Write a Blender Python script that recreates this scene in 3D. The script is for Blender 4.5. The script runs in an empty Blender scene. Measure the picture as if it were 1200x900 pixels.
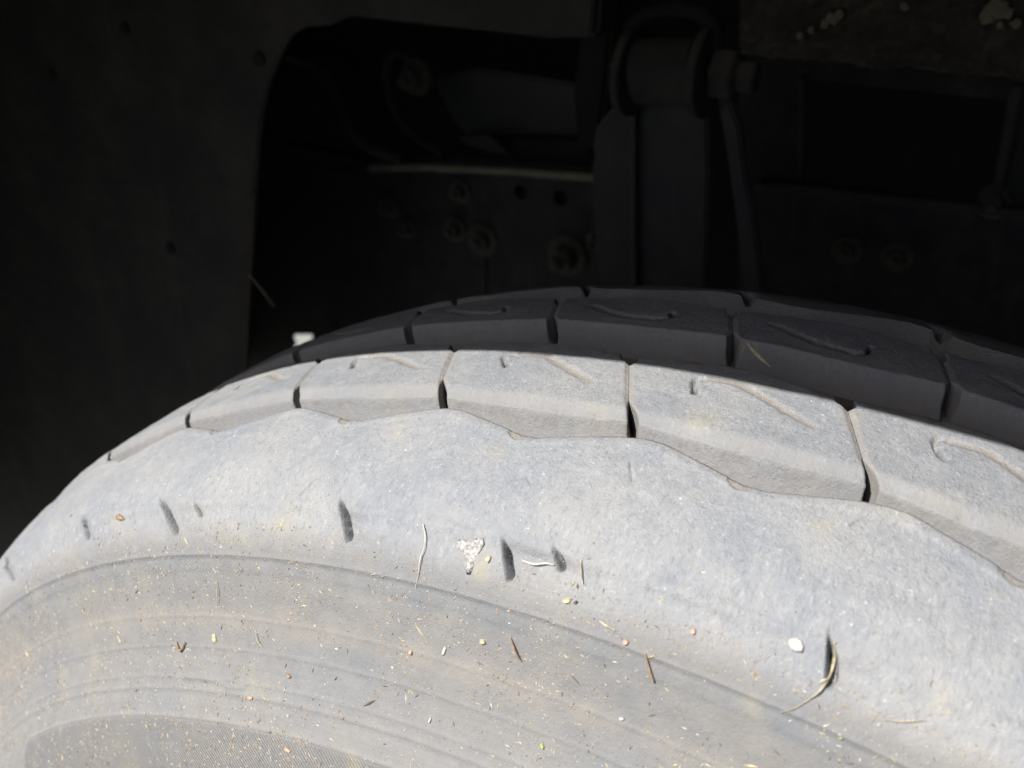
import bpy, bmesh, math, random
import numpy as np
from mathutils import Vector, Matrix

# ------------------------------------------------------------------ camera, light, exposure
scene = bpy.context.scene
C = scene.collection
R_ = math.radians
CAM = np.array([0.037286, -0.127447, 0.469536])
YAW, PITCH, FPX = -0.544482, 0.514484, 1218.81          # yaw left, pitch down, focal length in px of a 1200 px wide frame
fwd = np.array([math.sin(YAW) * math.cos(PITCH), math.cos(YAW) * math.cos(PITCH), -math.sin(PITCH)])
rgt = np.array([math.cos(YAW), -math.sin(YAW), 0.0])
upv = np.cross(rgt, fwd)
cd = bpy.data.cameras.new('camera')
cam = bpy.data.objects.new('camera', cd)
C.objects.link(cam)
cd.sensor_width = 36.0
cd.lens = 36.0 * FPX / 1200.0
cd.clip_start = 0.005
cd.clip_end = 400.0
cam.matrix_world = Matrix(((rgt[0], upv[0], -fwd[0], CAM[0]), (rgt[1], upv[1], -fwd[1], CAM[1]),
                           (rgt[2], upv[2], -fwd[2], CAM[2]), (0, 0, 0, 1)))
scene.camera = cam
cd.dof.use_dof = True; cd.dof.focus_distance = .225; cd.dof.aperture_fstop = 21.0

SUN_EL, SUN_AZ = R_(50), R_(24)                          # azimuth: degrees to the left of straight behind the camera side (-Y)
SDIR = Vector((-math.sin(SUN_AZ) * math.cos(SUN_EL), -math.cos(SUN_AZ) * math.cos(SUN_EL), math.sin(SUN_EL)))
w = bpy.data.worlds.new('World'); scene.world = w; w.use_nodes = True
wn = w.node_tree
bg = wn.nodes['Background']
sky = wn.nodes.new('ShaderNodeTexSky'); sky.sky_type = 'NISHITA'; sky.sun_disc = False
sky.sun_elevation = SUN_EL; sky.dust_density = 3.0; sky.air_density = .8
sky.sun_rotation = math.atan2(SDIR.x, SDIR.y)
wn.links.new(sky.outputs[0], bg.inputs[0]); bg.inputs[1].default_value = 0.053
sl = bpy.data.lights.new('sun', 'SUN'); sl.energy = 4.7; sl.angle = R_(0.55); sl.color = (1.0, 0.985, 0.955)
so = bpy.data.objects.new('sun', sl); C.objects.link(so)
so.rotation_euler = SDIR.to_track_quat('Z', 'Y').to_euler()
so.location = (-1, -3, 4)
vs = scene.view_settings
vs.view_transform = 'Standard'; vs.look = 'None'; vs.gamma = 1.0; vs.use_curve_mapping = False
vs.exposure = 1.23
scene.cycles.max_bounces = 8

# ------------------------------------------------------------------ helpers
rng = np.random.default_rng(7)
rnd = random.Random(11)

def link(o, parent=None):
    C.objects.link(o)
    if parent is not None:
        o.parent = parent
    return o

def tag(o, label=None, cat=None, group=None, kind=None):
    if label: o['label'] = label
    if cat: o['category'] = cat
    if group: o['group'] = group
    if kind: o['kind'] = kind
    return o

def empty(name, loc=(0, 0, 0)):
    o = bpy.data.objects.new(name, None); o.empty_display_size = 0.02
    o.location = loc
    return link(o)

def new_mesh(name, verts, faces, mat, smooth=True, attrs=None):
    me = bpy.data.meshes.new(name)
    verts = np.asarray(verts, dtype=np.float32)
    if isinstance(faces, np.ndarray):
        n, k = faces.shape
        me.vertices.add(len(verts)); me.vertices.foreach_set('co', verts.ravel())
        me.loops.add(n * k); me.loops.foreach_set('vertex_index', faces.astype(np.int32).ravel())
        me.polygons.add(n)
        me.polygons.foreach_set('loop_start', (np.arange(n) * k).astype(np.int32))
        me.polygons.foreach_set('loop_total', np.full(n, k, dtype=np.int32))
        me.update(calc_edges=True)
    else:
        me.from_pydata([tuple(map(float, v)) for v in verts], [], faces)
    me.polygons.foreach_set('use_smooth', [smooth] * len(me.polygons))
    if attrs:
        for k_, a in attrs.items():
            at = me.attributes.new(k_, 'FLOAT', 'POINT'); at.data.foreach_set('value', np.asarray(a, dtype=np.float32).ravel())
    me.materials.append(mat)
    me.update()
    return me

def obj(name, me, parent=None):
    return link(bpy.data.objects.new(name, me), parent)

def grid_faces(n, m, close=False, flip=False):
    i = np.arange(n - (0 if close else 1))[:, None]; j = np.arange(m - 1)[None, :]
    i2 = (i + 1) % n
    a = i * m + j; b = i2 * m + j; c = i2 * m + j + 1; d = i * m + j + 1
    f = np.stack([a, b, c, d] if not flip else [d, c, b, a], -1).reshape(-1, 4)
    return f

def sstep(a, b, x):
    t = np.clip((np.asarray(x, float) - a) / (b - a), 0, 1)
    return t * t * (3 - 2 * t)

_lat = rng.random((256, 256)) * 2 - 1
def vnoise(x, y):
    x = np.asarray(x, float); y = np.asarray(y, float)
    xi = np.floor(x).astype(int); yi = np.floor(y).astype(int)
    fx = x - xi; fy = y - yi
    fx = fx * fx * (3 - 2 * fx); fy = fy * fy * (3 - 2 * fy)
    g = lambda a, b: _lat[a % 256, b % 256]
    return (g(xi, yi) * (1 - fx) + g(xi + 1, yi) * fx) * (1 - fy) + (g(xi, yi + 1) * (1 - fx) + g(xi + 1, yi + 1) * fx) * fy
def fbm(x, y, o=4):
    s = 0; a = 1; t = 0
    for k in range(o):
        s = s + a * vnoise(x * 2 ** k + 17.3 * k, y * 2 ** k + 5.1 * k); t += a; a *= .55
    return s / t

def seg_dist(P, Q, pts):
    """distance (and position along) to a polyline in the plane"""
    best = np.full(P.shape, 1e9); pos = np.zeros(P.shape)
    L = 0
    for (a, b) in zip(pts[:-1], pts[1:]):
        dx, dy = b[0] - a[0], b[1] - a[1]; l2 = dx * dx + dy * dy; l = math.sqrt(l2)
        t = np.clip(((P - a[0]) * dx + (Q - a[1]) * dy) / l2, 0, 1)
        d = np.hypot(P - a[0] - t * dx, Q - a[1] - t * dy)
        m = d < best
        best = np.where(m, d, best); pos = np.where(m, L + t * l, pos)
        L += l
    return best, pos / L

def pix_ray(px, py):
    v = fwd + rgt * (px - 600) / FPX - upv * (py - 450) / FPX
    return v / np.linalg.norm(v)
def at(px, py, Y):
    """the point of the plane y = Y that the photograph shows at that pixel"""
    v = pix_ray(px, py)
    return CAM + v * ((Y - CAM[1]) / v[1])

# ------------------------------------------------------------------ materials
def mat(name):
    m = bpy.data.materials.new(name); m.use_nodes = True
    return m, m.node_tree, m.node_tree.nodes['Principled BSDF']

class NT:
    def __init__(s, nt): s.nt = nt
    def n(s, t, **k):
        x = s.nt.nodes.new(t)
        for a, b in k.items(): setattr(x, a, b)
        return x
    def l(s, a, b): s.nt.links.new(a, b)
    def val(s, v, sock):
        if hasattr(v, 'is_output'): s.l(v, sock)
        else: sock.default_value = v
    def math(s, op, a, b=0.0, clamp=False):
        x = s.n('ShaderNodeMath', operation=op, use_clamp=clamp); s.val(a, x.inputs[0]); s.val(b, x.inputs[1]); return x.outputs[0]
    def mix(s, f, a, b, blend='MIX'):
        x = s.n('ShaderNodeMix', data_type='RGBA', blend_type=blend); s.val(f, x.inputs[0])
        for v, i in ((a, 6), (b, 7)):
            if isinstance(v, tuple): v = (*v, 1.0)
            s.val(v, x.inputs[i])
        return x.outputs[2]
    def noise(s, vec, scale, detail=4, rough=.55, dist=0.0):
        x = s.n('ShaderNodeTexNoise'); s.l(vec, x.inputs['Vector'])
        x.inputs['Scale'].default_value = scale; x.inputs['Detail'].default_value = detail
        x.inputs['Roughness'].default_value = rough; x.inputs['Distortion'].default_value = dist
        return x.outputs['Fac']
    def ramp(s, v, a, b, c=0.0, d=1.0):
        x = s.n('ShaderNodeMapRange', interpolation_type='SMOOTHSTEP'); s.val(v, x.inputs[0])
        for i, q in enumerate((a, b, c, d)): x.inputs[1 + i].default_value = q
        return x.outputs[0]
    def voro(s, vec, scale, feature='F1', out='Distance'):
        x = s.n('ShaderNodeTexVoronoi', feature=feature); s.l(vec, x.inputs['Vector']); x.inputs['Scale'].default_value = scale
        return x.outputs[out]
    def attr(s, name):
        x = s.n('ShaderNodeAttribute', attribute_name=name); return x.outputs['Fac']
    def vscale(s, vec, v):
        x = s.n('ShaderNodeVectorMath', operation='MULTIPLY'); s.l(vec, x.inputs[0]); x.inputs[1].default_value = v
        return x.outputs[0]
    def bump(s, h, dist, strength=1.0, prev=None):
        x = s.n('ShaderNodeBump'); s.l(h, x.inputs['Height']); x.inputs['Distance'].default_value = dist
        x.inputs['Strength'].default_value = strength
        if prev is not None: s.l(prev, x.inputs['Normal'])
        return x.outputs['Normal']

def rubber_material(name, tread=True):
    """weathered tyre rubber; attributes: tan (dried mud 0..1), uu / vv (metres round and across), knurl (0..1), wornness"""
    m, nt, b = mat(name); k = NT(nt)
    pos = k.n('ShaderNodeNewGeometry').outputs['Position']
    cx = k.n('ShaderNodeCombineXYZ'); k.l(k.attr('uu'), cx.inputs[0]); k.l(k.attr('vv'), cx.inputs[1])
    uv = cx.outputs[0]
    big = k.noise(pos, 38, 4, .6)
    mid = k.noise(pos, 170, 5, .65)
    fine = k.noise(pos, 1100, 4, .7)
    grain = k.noise(pos, 2600, 2, .6)
    streak = k.noise(k.vscale(uv, (1000, 480, 1)), 1.0, 4, .65, .6)
    c = k.mix(k.ramp(big, .35, .68), (0.150, 0.156, 0.168), (0.185, 0.185, 0.184))
    c = k.mix(k.ramp(mid, .45, .75, 0, .5), c, (0.211, 0.212, 0.211))
    c = k.mix(k.ramp(streak, .32, .47, .45, 0), c, (.098, .102, .110))
    c = k.mix(k.ramp(streak, .56, .70, 0, .55), c, (.245, .248, .255))
    c = k.mix(k.ramp(k.noise(pos, 620, 3, .75), .65, .73, 0, .75), c, (.34, .34, .335))
    pt = k.noise(pos, 330, 4, .7)
    c = k.mix(k.ramp(pt, .34, .46, .24, 0), c, (.110, .118, .134))
    c = k.mix(k.ramp(pt, .56, .68, 0, .28), c, (.232, .228, .215))
    d = k.mix(k.ramp(big, .35, .65), (.113, .117, .124), (.127, .125, .123))
    d = k.mix(k.ramp(mid, .40, .75, 0, .5), d, (.158, .154, .150))
    d = k.mix(k.ramp(fine, .34, .46, .35, 0), d, (.096, .096, .100))
    d = k.mix(k.ramp(k.noise(pos, 900, 3, .7), .67, .75, 0, .7), d, (.25, .245, .23))
    side = k.attr('side')
    c = k.mix(k.ramp(k.math('ADD', side, k.math('MULTIPLY', k.math('SUBTRACT', mid, .5), .9)), .15, .85), c, d)
    # dried mud, browner bands
    t = k.attr('tan')
    tm = k.math('MULTIPLY', t, k.ramp(k.math('ADD', mid, k.math('MULTIPLY', fine, .5)), .45, .95, .45, 1.0), clamp=True)
    c = k.mix(tm, c, (.172, .155, .136))
    # rare yellow-green and rust coloured smudges
    sm = k.noise(pos, 75, 3, .5)
    c = k.mix(k.ramp(sm, .62, .80, 0, .35), c, (.24, .215, .14))
    # near-black where attr dark: painted shade in notch cuts, sipe hooks darkened
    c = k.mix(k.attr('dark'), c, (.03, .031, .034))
    k.l(c, b.inputs['Base Color'])
    b.inputs['Roughness'].default_value = .78
    b.inputs['Specular IOR Level'].default_value = .28
    # relief: pits and grain
    hp = k.ramp(k.voro(pos, 900), .0, .35)
    h = k.math('ADD', k.math('MULTIPLY', fine, .8), k.math('MULTIPLY', grain, .35))
    h = k.math('ADD', h, k.math('MULTIPLY', streak, k.math('SUBTRACT', .8, k.math('MULTIPLY', side, .6))))
    h = k.math('ADD', h, k.math('MULTIPLY', mid, .8))
    h = k.math('ADD', h, k.math('MULTIPLY', hp, .25 if tread else .1))
    n1 = k.bump(h, .00032)
    for x_ in nt.nodes:
        if x_.type == 'BUMP': k.l(k.math('SUBTRACT', 1.0, k.math('MULTIPLY', side, .4)), x_.inputs['Strength'])
    # knurled panel: fine slanted ridges
    s1 = k.n('ShaderNodeSeparateXYZ'); k.l(uv, s1.inputs[0])
    ph = k.math('ADD', k.math('MULTIPLY', s1.outputs[0], 5200), k.math('MULTIPLY', s1.outputs[1], -6500))
    kn = k.math('MULTIPLY', k.math('SINE', ph), k.attr('knurl'))
    n2 = k.bump(kn, .00015, prev=n1)
    k.l(n2, b.inputs['Normal'])
    return m

M_TREAD = rubber_material('worn_tread_rubber', True)

def metal_material(name, base, dust, amount, rough=.6, scale=60, metallic=0.0):
    m, nt, b = mat(name); k = NT(nt)
    geo = k.n('ShaderNodeNewGeometry'); pos = geo.outputs['Position']
    n = k.noise(pos, scale, 5, .65); f = k.noise(pos, scale * 9, 4, .7)
    sep = k.n('ShaderNodeSeparateXYZ'); k.l(geo.outputs['Normal'], sep.inputs[0])
    up = k.ramp(sep.outputs[2], .2, .9)
    fac = k.math('ADD', k.ramp(k.math('ADD', n, k.math('MULTIPLY', f, .4)), .55, 1.0, 0, amount), k.math('MULTIPLY', up, .75), clamp=True)
    c = k.mix(fac, base, dust)
    c = k.mix(k.ramp(k.noise(k.vscale(pos, (1, 1, .12)), scale * 3, 3, .6), .55, .75, 0, amount * .6), c, dust)
    k.l(c, b.inputs['Base Color'])
    b.inputs['Roughness'].default_value = rough; b.inputs['Metallic'].default_value = metallic
    b.inputs['Specular IOR Level'].default_value = .18
    k.l(k.bump(k.math('ADD', f, n), .0006), b.inputs['Normal'])
    return m

M_FRAME = metal_material('frame_black_paint', (0.0196, 0.0207, 0.0238), (0.0840, 0.0742, 0.0574), .35)
M_SHOCK = metal_material('satin_black_steel', (.0320, .0325, .0345), (.072, .067, .060), .4)
M_LINER = metal_material('liner_plastic', (.0195, .0190, .0193), (.048, .045, .040), .6, .7, 22)
M_BOLT = metal_material('dusty_bolt_steel', (0.0504, 0.0476, 0.0434), (0.1960, 0.1820, 0.1400), .5, .5, 300)
M_MUD = metal_material('mud_caked_panel', (0.0210, 0.0189, 0.0168), (0.0770, 0.0672, 0.0504), .45, .9, 45)
M_DARKBODY = metal_material('underbody_coating', (0.0112, 0.0112, 0.0126), (0.0336, 0.0308, 0.0280), .2, .8)
M_PAINT = metal_material('body_paint', (.10, .11, .13), (.20, .19, .17), .1, .3)
M_RIM = metal_material('rim_steel', (.42, .42, .42), (.25, .22, .18), .3, .4, 60, .6)

def flat_mat(name, col, rough=.8, var=.35, scale=900):
    m, nt, b = mat(name); k = NT(nt)
    oc = k.n('ShaderNodeTexCoord').outputs['Object']
    n = k.noise(oc, scale, 4, .6)
    lo = tuple(x * (1 - var) for x in col); hi = tuple(min(1, x * (1 + var * .6)) for x in col)
    k.l(k.mix(k.ramp(n, .35, .65), lo, hi), b.inputs['Base Color'])
    k.l(k.bump(n, .0002), b.inputs['Normal'])
    b.inputs['Roughness'].default_value = rough
    return m

# ------------------------------------------------------------------ setting: the ground
def ground():
    m, nt, b = mat('dry_concrete_ground'); k = NT(nt)
    pos = k.n('ShaderNodeNewGeometry').outputs['Position']
    n = k.noise(pos, 3, 6, .65); f = k.noise(pos, 90, 4, .7)
    c = k.mix(k.ramp(n, .3, .7), (.17, .17, .155), (.23, .23, .205))
    c = k.mix(k.ramp(f, .45, .7, 0, .5), c, (.13, .125, .11))
    k.l(c, b.inputs['Base Color']); b.inputs['Roughness'].default_value = .9
    k.l(k.bump(f, .003), b.inputs['Normal'])
    S = 150
    v = [(-S, -S, -.357), (S, -S, -.357), (S, S, -.357), (-S, S, -.357)]
    o = obj('ground', new_mesh('ground', v, [(0, 1, 2, 3)], m, False)); tag(o, kind='structure')
ground()

# ------------------------------------------------------------------ the tyre
YC = .0757                       # mid plane of the tyre
RT = .360
NP = 46
PD = 360.0 / NP                  # one pitch of the tread pattern in degrees

# half profile from the middle of the tread outwards: (distance from mid plane, radius)
PROF = [(0, .3606), (.012, .3605), (.024, .3602), (.0325, .3597), (.040, .3575), (.047, .3558), (.054, .3535), (.060, .3510), (.0652, .3475),
        (.0692, .3430), (.0722, .3376), (.0742, .3310), (.0764, .3225), (.0800, .3130), (.0850, .3045), (.0905, .2960), (.0955, .2850), (.0985, .2720),
        (.0990, .2570), (.0965, .2400), (.0905, .2230), (.0820, .2080), (.0760, .1990), (.0735, .1930), (.0700, .1890)]
_p = np.array(PROF)
_seg = np.concatenate([[0], np.cumsum(np.hypot(*np.diff(_p, axis=0).T))])
def _catmull(ts, P, t):
    i = np.clip(np.searchsorted(ts, t, side='right') - 1, 0, len(ts) - 2)
    h = ts[i + 1] - ts[i]; u = np.clip((t - ts[i]) / h, 0, 1)
    m = np.zeros(len(P)); d = np.diff(P) / np.diff(ts)
    m[1:-1] = (d[:-1] * np.diff(ts)[1:] + d[1:] * np.diff(ts)[:-1]) / (ts[2:] - ts[:-2]); m[0] = d[0]; m[-1] = d[-1]
    return ((2 * u ** 3 - 3 * u ** 2 + 1) * P[i] + (u ** 3 - 2 * u ** 2 + u) * h * m[i] +
            (-2 * u ** 3 + 3 * u ** 2) * P[i + 1] + (u ** 3 - u ** 2) * h * m[i + 1])
def prof_x(s): return _catmull(_seg, _p[:, 0], s)
def prof_r(s): return _catmull(_seg, _p[:, 1], s)
def r_top(y):
    """crown radius at a lateral position on the tread"""
    x = np.abs(np.asarray(y, float) - YC)
    ss = np.linspace(0, .075, 400)
    return np.interp(x, prof_x(ss), prof_r(ss))
S_END = _seg[-1]
S_E = float(np.interp(YC - .039, prof_x(np.linspace(0, .06, 300)), np.linspace(0, .06, 300)))   # arc position of the shoulder rib's inner edge

def to_world(th, y, r):
    t = np.radians(th)
    return np.stack([r * np.sin(t), y + 0 * t, r * np.cos(t)], -1)

def surf(th, s, side=-1):
    e = 1e-4
    x, r = prof_x(s), prof_r(s)
    return to_world(th, YC + side * x, r)

def project(P):
    q = P - CAM; z = q @ fwd
    return 600 + FPX * (q @ rgt) / z, 450 - FPX * (q @ upv) / z

_ths = np.linspace(-45, 20, 261); _ss = np.linspace(.030, .150, 241)
_TG, _SG = np.meshgrid(_ths, _ss, indexing='ij')
_PX, _PY = project(surf(_TG, _SG))
_W = surf(_TG, _SG) - CAM
_NRM = np.cross(np.gradient(surf(_TG, _SG), axis=0), np.gradient(surf(_TG, _SG), axis=1))
_vis = (_NRM * _W).sum(-1); _vis = _vis * np.sign(_vis[200, 120]) > 0
def locate(px, py):
    """(theta, s) of the shoulder/sidewall point the photograph shows at that pixel"""
    d = np.hypot(_PX - px, _PY - py) + np.where(_vis, 0, 1e3)
    i, j = np.unravel_index(d.argmin(), d.shape)
    th, s = _ths[i], _ss[j]
    for _ in range(8):
        f0 = np.array(project(surf(th, s))) - (px, py)
        a = (np.array(project(surf(th + .01, s))) - (px, py) - f0) / .01
        b_ = (np.array(project(surf(th, s + 1e-5))) - (px, py) - f0) / 1e-5
        J = np.stack([a, b_], 1)
        try: st = np.linalg.solve(J, -f0)
        except Exception: break
        th += np.clip(st[0], -1, 1); s += np.clip(st[1], -.004, .004)
    return float(th), float(s)

tyre = empty('tyre', (0, 0, -.357))
TY = Matrix.Translation((0, 0, .357))
tag(tyre, 'dusty worn black tyre with grey tread blocks filling the lower half, under the wheel arch', 'tyre')
def tyre_part(name, me):
    o = obj(name, me, tyre); o.matrix_parent_inverse = Matrix.Identity(4); o.location = (0, 0, .357)
    return o

# theta samples: fine where seen, coarse behind
TH_F = np.concatenate([np.arange(-57, -34, .08), np.arange(-34, 5, .031), np.arange(5, 12, .08), np.arange(12, 303, 1.5)])

# zig-zag inner edge of the shoulder rib (y in metres) as a function of theta
def zig(th):
    y = 0
    for o in (-.06, -.03, 0, .03, .06):
        u = np.mod(th + 5.1 + o, PD) / PD
        y = y + np.interp(u, [0, .08, .46, .55, .90, 1.0], [.0382, .0381, .0333, .0328, .0374, .0382]) / 5
    return y + np.interp(th, [-24, -4, 6], [-.0010, .0, .0004]) + .00012 * fbm(th * 2.2, th * 0 + 3.3, 3)
def scallop(th):
    q = np.mod(th + 5.3 - 3.75, PD); q = np.where(q > PD / 2, q - PD, q)
    return np.abs(q)

# shoulder notches: (pixel of the top and bottom of the dark edge, width of the pocket mm, depth mm)
NOTCH = []
for (a, b_, wd, dp) in [((6, 652), (14, 682), 7, 1.6), ((97, 606), (101, 633), 5, 1.4), ((188, 588), (203, 626), 16, 2.2), ((226, 592), (232, 606), 4, .9), ((399, 590), (405, 634), 7, 2.2),
                        ((588, 636), (594, 680), 26, 2.2), ((648, 643), (651, 668), 5, 1.3),
                        ((971, 748), (967, 804), 11, 1.8)]:
    t0, s0 = locate(*a); t1, s1 = locate(*b_)
    NOTCH.append((t0, s0, t1, s1, wd / 1000, dp / 1000))
for kx in range(1, 3):
    t0, s0, t1, s1, wd, dp = NOTCH[7]
    NOTCH.append((t0 + kx * 8, s0, t1 + kx * 8, s1, wd, dp))
_, S_B = locate(210, 650); _, S_C = locate(200, 722); _, S_A = locate(200, 839); _, S_A2 = locate(210, 806)

def ring_prof(d, w_): return np.exp(-(d / w_) ** 2)

def side_disp(th, s):
    """outward relief of shoulder and sidewall in metres, and tan / dark / knurl masks"""
    arc = np.radians(th) * .345
    h = .00035 * fbm(arc * 60, s * 60, 3) + .00014 * fbm(arc * 260 + 9, s * 260, 3)
    tan = np.zeros_like(h); dark = np.zeros_like(h); kn = np.zeros_like(h)
    for (t0, s0, t1, s1, wd, dp) in NOTCH:
        f = (s - s0) / (s1 - s0)
        tc = t0 + (t1 - t0) * f
        u = np.radians(th - tc) * .345
        prof = np.where(u < 0, sstep(-.0004, .0001, u), 1 - sstep(.0012, wd, u) * 1.0)
        along = sstep(-.35, .25, f) * sstep(1.06, .99, f)
        # narrow cut proper beside the pocket, with a ragged edge
        jag = .00055 * fbm(arc * 0 + t0, s * 150, 2) - .0001
        uc = u + jag + .00012 * fbm(arc * 900, s * 900, 2)
        tap = sstep(-.25, .35, f) * sstep(1.12, .80, f)
        cut = sstep(-.0002, .00015, uc) * sstep(.0016 * tap + .0001, .0009 * tap, uc) * tap
        h = h - .55 * dp * prof * along * (u > -.001) - 1.5 * dp * cut
        dark = np.maximum(dark, .85 * cut * sstep(-.55, .0, fbm(arc * 800 + 3, s * 800, 2)))  # shade inside the narrow cut painted in as near-black colour
        tan = np.maximum(tan, .30 * prof * along)
    # worn wrinkled lip at the top of the notches
    h += .00045 * ring_prof(s - (S_B - .0125), .0014) * (1 + fbm(arc * 200, s * 200, 2))
    # fine moulded rings on the sidewall
    h += .00022 * ring_prof(s - S_B, .0005) - .00012 * ring_prof(s - S_B - .0012, .0007)
    h += .00008 * ring_prof(s - S_B - .0035, .0006)
    h += .0009 * sstep(S_C + .001, S_C - .0015, s) * sstep(S_B + .001, S_B + .004, s) * 0
    for q, a_ in ((S_C - .0002, .00012), (S_C + .0075, .00018), (S_C + .0110, .00007), (S_A2 - .0028, .00022), (S_A2, .00034), (S_A2 + .0015, -.0001), (S_A - .0034, .00009)):
        h += a_ * ring_prof(s - q, .00035)
    # knurled panel with a rounded left corner and a raised rim
    arcp = np.radians(th) * .300
    tl, sl_ = locate(22, 884)
    cu = arcp - math.radians(tl) * .300; cv = s - S_A
    rad = .014
    dx_ = np.maximum(rad - cu, 0); dy_ = np.maximum(rad - cv, 0)
    inside = rad - np.hypot(dx_, dy_) + np.minimum(np.minimum(cu, cv) - rad, 0) * 0
    inside = np.where((cu > rad) | (cv > rad), np.minimum(cu, cv), rad - np.hypot(dx_, dy_))
    inside = np.where(s > S_A + .055, -1, inside)
    h += .00028 * ring_prof(inside + .0002, .00040) - .00018 * sstep(0, .0008, inside)
    kn = np.maximum(kn, sstep(.0006, .0010, inside))
    # a shallow moulded wave above the panel
    wpts = [locate(*q) for q in ((215, 793), (235, 795), (255, 798), (268, 806), (285, 806))]
    wp = [(math.radians(t) * .31, q) for t, q in wpts]
    dd, _ = seg_dist(np.radians(th) * .31, s, wp)
    h += .00035 * ring_prof(dd, .0006)
    # small scars
    for (a, b_) in (((204, 806), (214, 838)), ((740, 540), (742, 562)), ((345, 588), (372, 560)), ((617, 558), (622, 566)), ((1000, 610), (1020, 600))):
        p0, p1 = locate(*a), locate(*b_)
        dd, _ = seg_dist(np.radians(th) * .345, s, [(math.radians(p0[0]) * .345, p0[1]), (math.radians(p1[0]) * .345, p1[1])])
        h -= .0005 * ring_prof(dd, .00025)
    # colour: brown band, dust gathered on ridges
    tan = np.maximum(tan, .62 * ring_prof(s - S_C - .001, .0028) + .34 * sstep(S_B + .003, S_B + .007, s) * sstep(S_C + .001, S_C - .002, s)
                     + .16 * sstep(S_C + .002, S_C + .006, s))
    tan = np.maximum(tan, .5 * ring_prof(inside + .0002, .0006) + .25 * ring_prof(s - S_A2, .0005))
    tan = np.maximum(tan, .25 * ring_prof(s - (S_B - .004), .004))
    return h, tan, dark, kn

# --- shoulder rib (near) : from its zig-zag inner edge down to the moulded ring
def build_shoulder():
    th = TH_F
    s_blend = S_E + .018
    sA = np.concatenate([S_E + (s_blend - S_E) * np.linspace(0, 1, 46), np.arange(s_blend + .0004, S_B, .0004), [S_B]])
    T, S = np.meshgrid(th, sA, indexing='ij')
    yz = zig(T)
    y0 = YC - prof_x(S)
    fall = 1 - sstep(S_E, s_blend, S)
    y = y0 + (yz - .039) * fall
    r = np.interp(y.ravel(), YC - prof_x(np.linspace(.02, .085, 600))[::-1], prof_r(np.linspace(.02, .085, 600))[::-1]).reshape(y.shape)
    r = np.where(fall > 0, r, prof_r(S))
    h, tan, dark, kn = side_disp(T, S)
    h = np.where(S <= S_B, h, h)
    # edge rounding and mud scallop
    de = S - S_E
    h = h - .00022 * sstep(.0006, 0, de) + .00015 * ring_prof(de - .002, .001)
    sc = sstep(1, .75, (scallop(T) / .46) ** 2 + (de / .0026) ** 2)
    h = h - .0004 * sc; tan = np.maximum(tan, 1.0 * sc)
    tan = np.maximum(tan, .25 * sstep(.003, 0, de))
    # normal direction of the profile
    e = 1e-4
    tx = (prof_x(S + e) - prof_x(S - e)); tr = (prof_r(S + e) - prof_r(S - e)); L = np.hypot(tx, tr)
    nx, nr = -tr / L, tx / L                       # outward in (x, r)
    P = to_world(T, y - nx * h, r + nr * h)
    n, m_ = T.shape
    # inner wall down into the groove
    wall = []
    wt = []
    for d_, o_ in ((.0006, .0001), (.002, .0002), (.004, .0006), (.0065, .0014), (.0085, .0022)):
        wall.append(to_world(th, y[:, 0] + o_ + .0002 * fbm(th * 1.3, np.full_like(th, d_ * 900), 3), r[:, 0] + h[:, 0] - d_)); wt.append(np.full(n, .5))
    V = np.concatenate([np.stack(wall[::-1], 1), P], 1)
    k_ = len(wall)
    ex = lambda a, v: np.concatenate([np.tile(np.asarray(v, float), (n, k_)) if np.ndim(v) == 0 else v, a], 1)
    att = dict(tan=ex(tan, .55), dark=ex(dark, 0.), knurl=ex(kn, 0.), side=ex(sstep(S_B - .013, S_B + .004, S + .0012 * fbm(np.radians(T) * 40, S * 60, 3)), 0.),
               uu=ex(np.radians(T) * .345, 0.), vv=ex(S, 0.))
    att['uu'][:, :k_] = (np.radians(th) * .345)[:, None]; att['vv'][:, :k_] = np.arange(k_) * .0015
    m = V.shape[1]
    me = new_mesh('shoulder_rib', V.reshape(-1, 3), grid_faces(n, m, close=True, flip=True), M_TREAD, True, att)
    tyre_part('shoulder_rib', me)
    return P[:, -1]

def build_sidewall():
    th = TH_F
    sB = np.concatenate([np.arange(S_B, .150, .00042), np.arange(.150, S_END, .004), [S_END]])
    T, S = np.meshgrid(th, sB, indexing='ij')
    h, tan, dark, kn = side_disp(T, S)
    e = 1e-4
    tx = (prof_x(S + e) - prof_x(S - e)); tr = (prof_r(S + e) - prof_r(S - e)); L = np.maximum(np.hypot(tx, tr), 1e-9)
    nx, nr = -tr / L, tx / L
    P = to_world(T, YC - prof_x(S) - nx * h, prof_r(S) + nr * h)
    n, m = T.shape
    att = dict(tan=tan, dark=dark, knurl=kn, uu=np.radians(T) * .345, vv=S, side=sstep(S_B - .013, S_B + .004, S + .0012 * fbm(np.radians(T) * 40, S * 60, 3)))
    me = new_mesh('sidewall', P.reshape(-1, 3), grid_faces(n, m, close=True, flip=True), M_TREAD, True, att)
    tyre_part('sidewall', me)

build_shoulder()
build_sidewall()

# --- groove floor under the blocks and the far side of the tyre
def build_floor():
    th = np.arange(0, 360, 1.0)
    ys = np.linspace(.031, .121, 40)
    T, Y = np.meshgrid(th, ys, indexing='ij')
    P = to_world(T, Y, r_top(Y) - .0078)
    att = dict(tan=np.full(T.shape, .6), dark=np.zeros(T.shape), knurl=np.zeros(T.shape), uu=np.radians(T) * .35, vv=Y)
    me = new_mesh('tread_base', P.reshape(-1, 3), grid_faces(len(th), len(ys), close=True), M_TREAD, True, att)
    tyre_part('tread_base', me)
build_floor()

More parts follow.
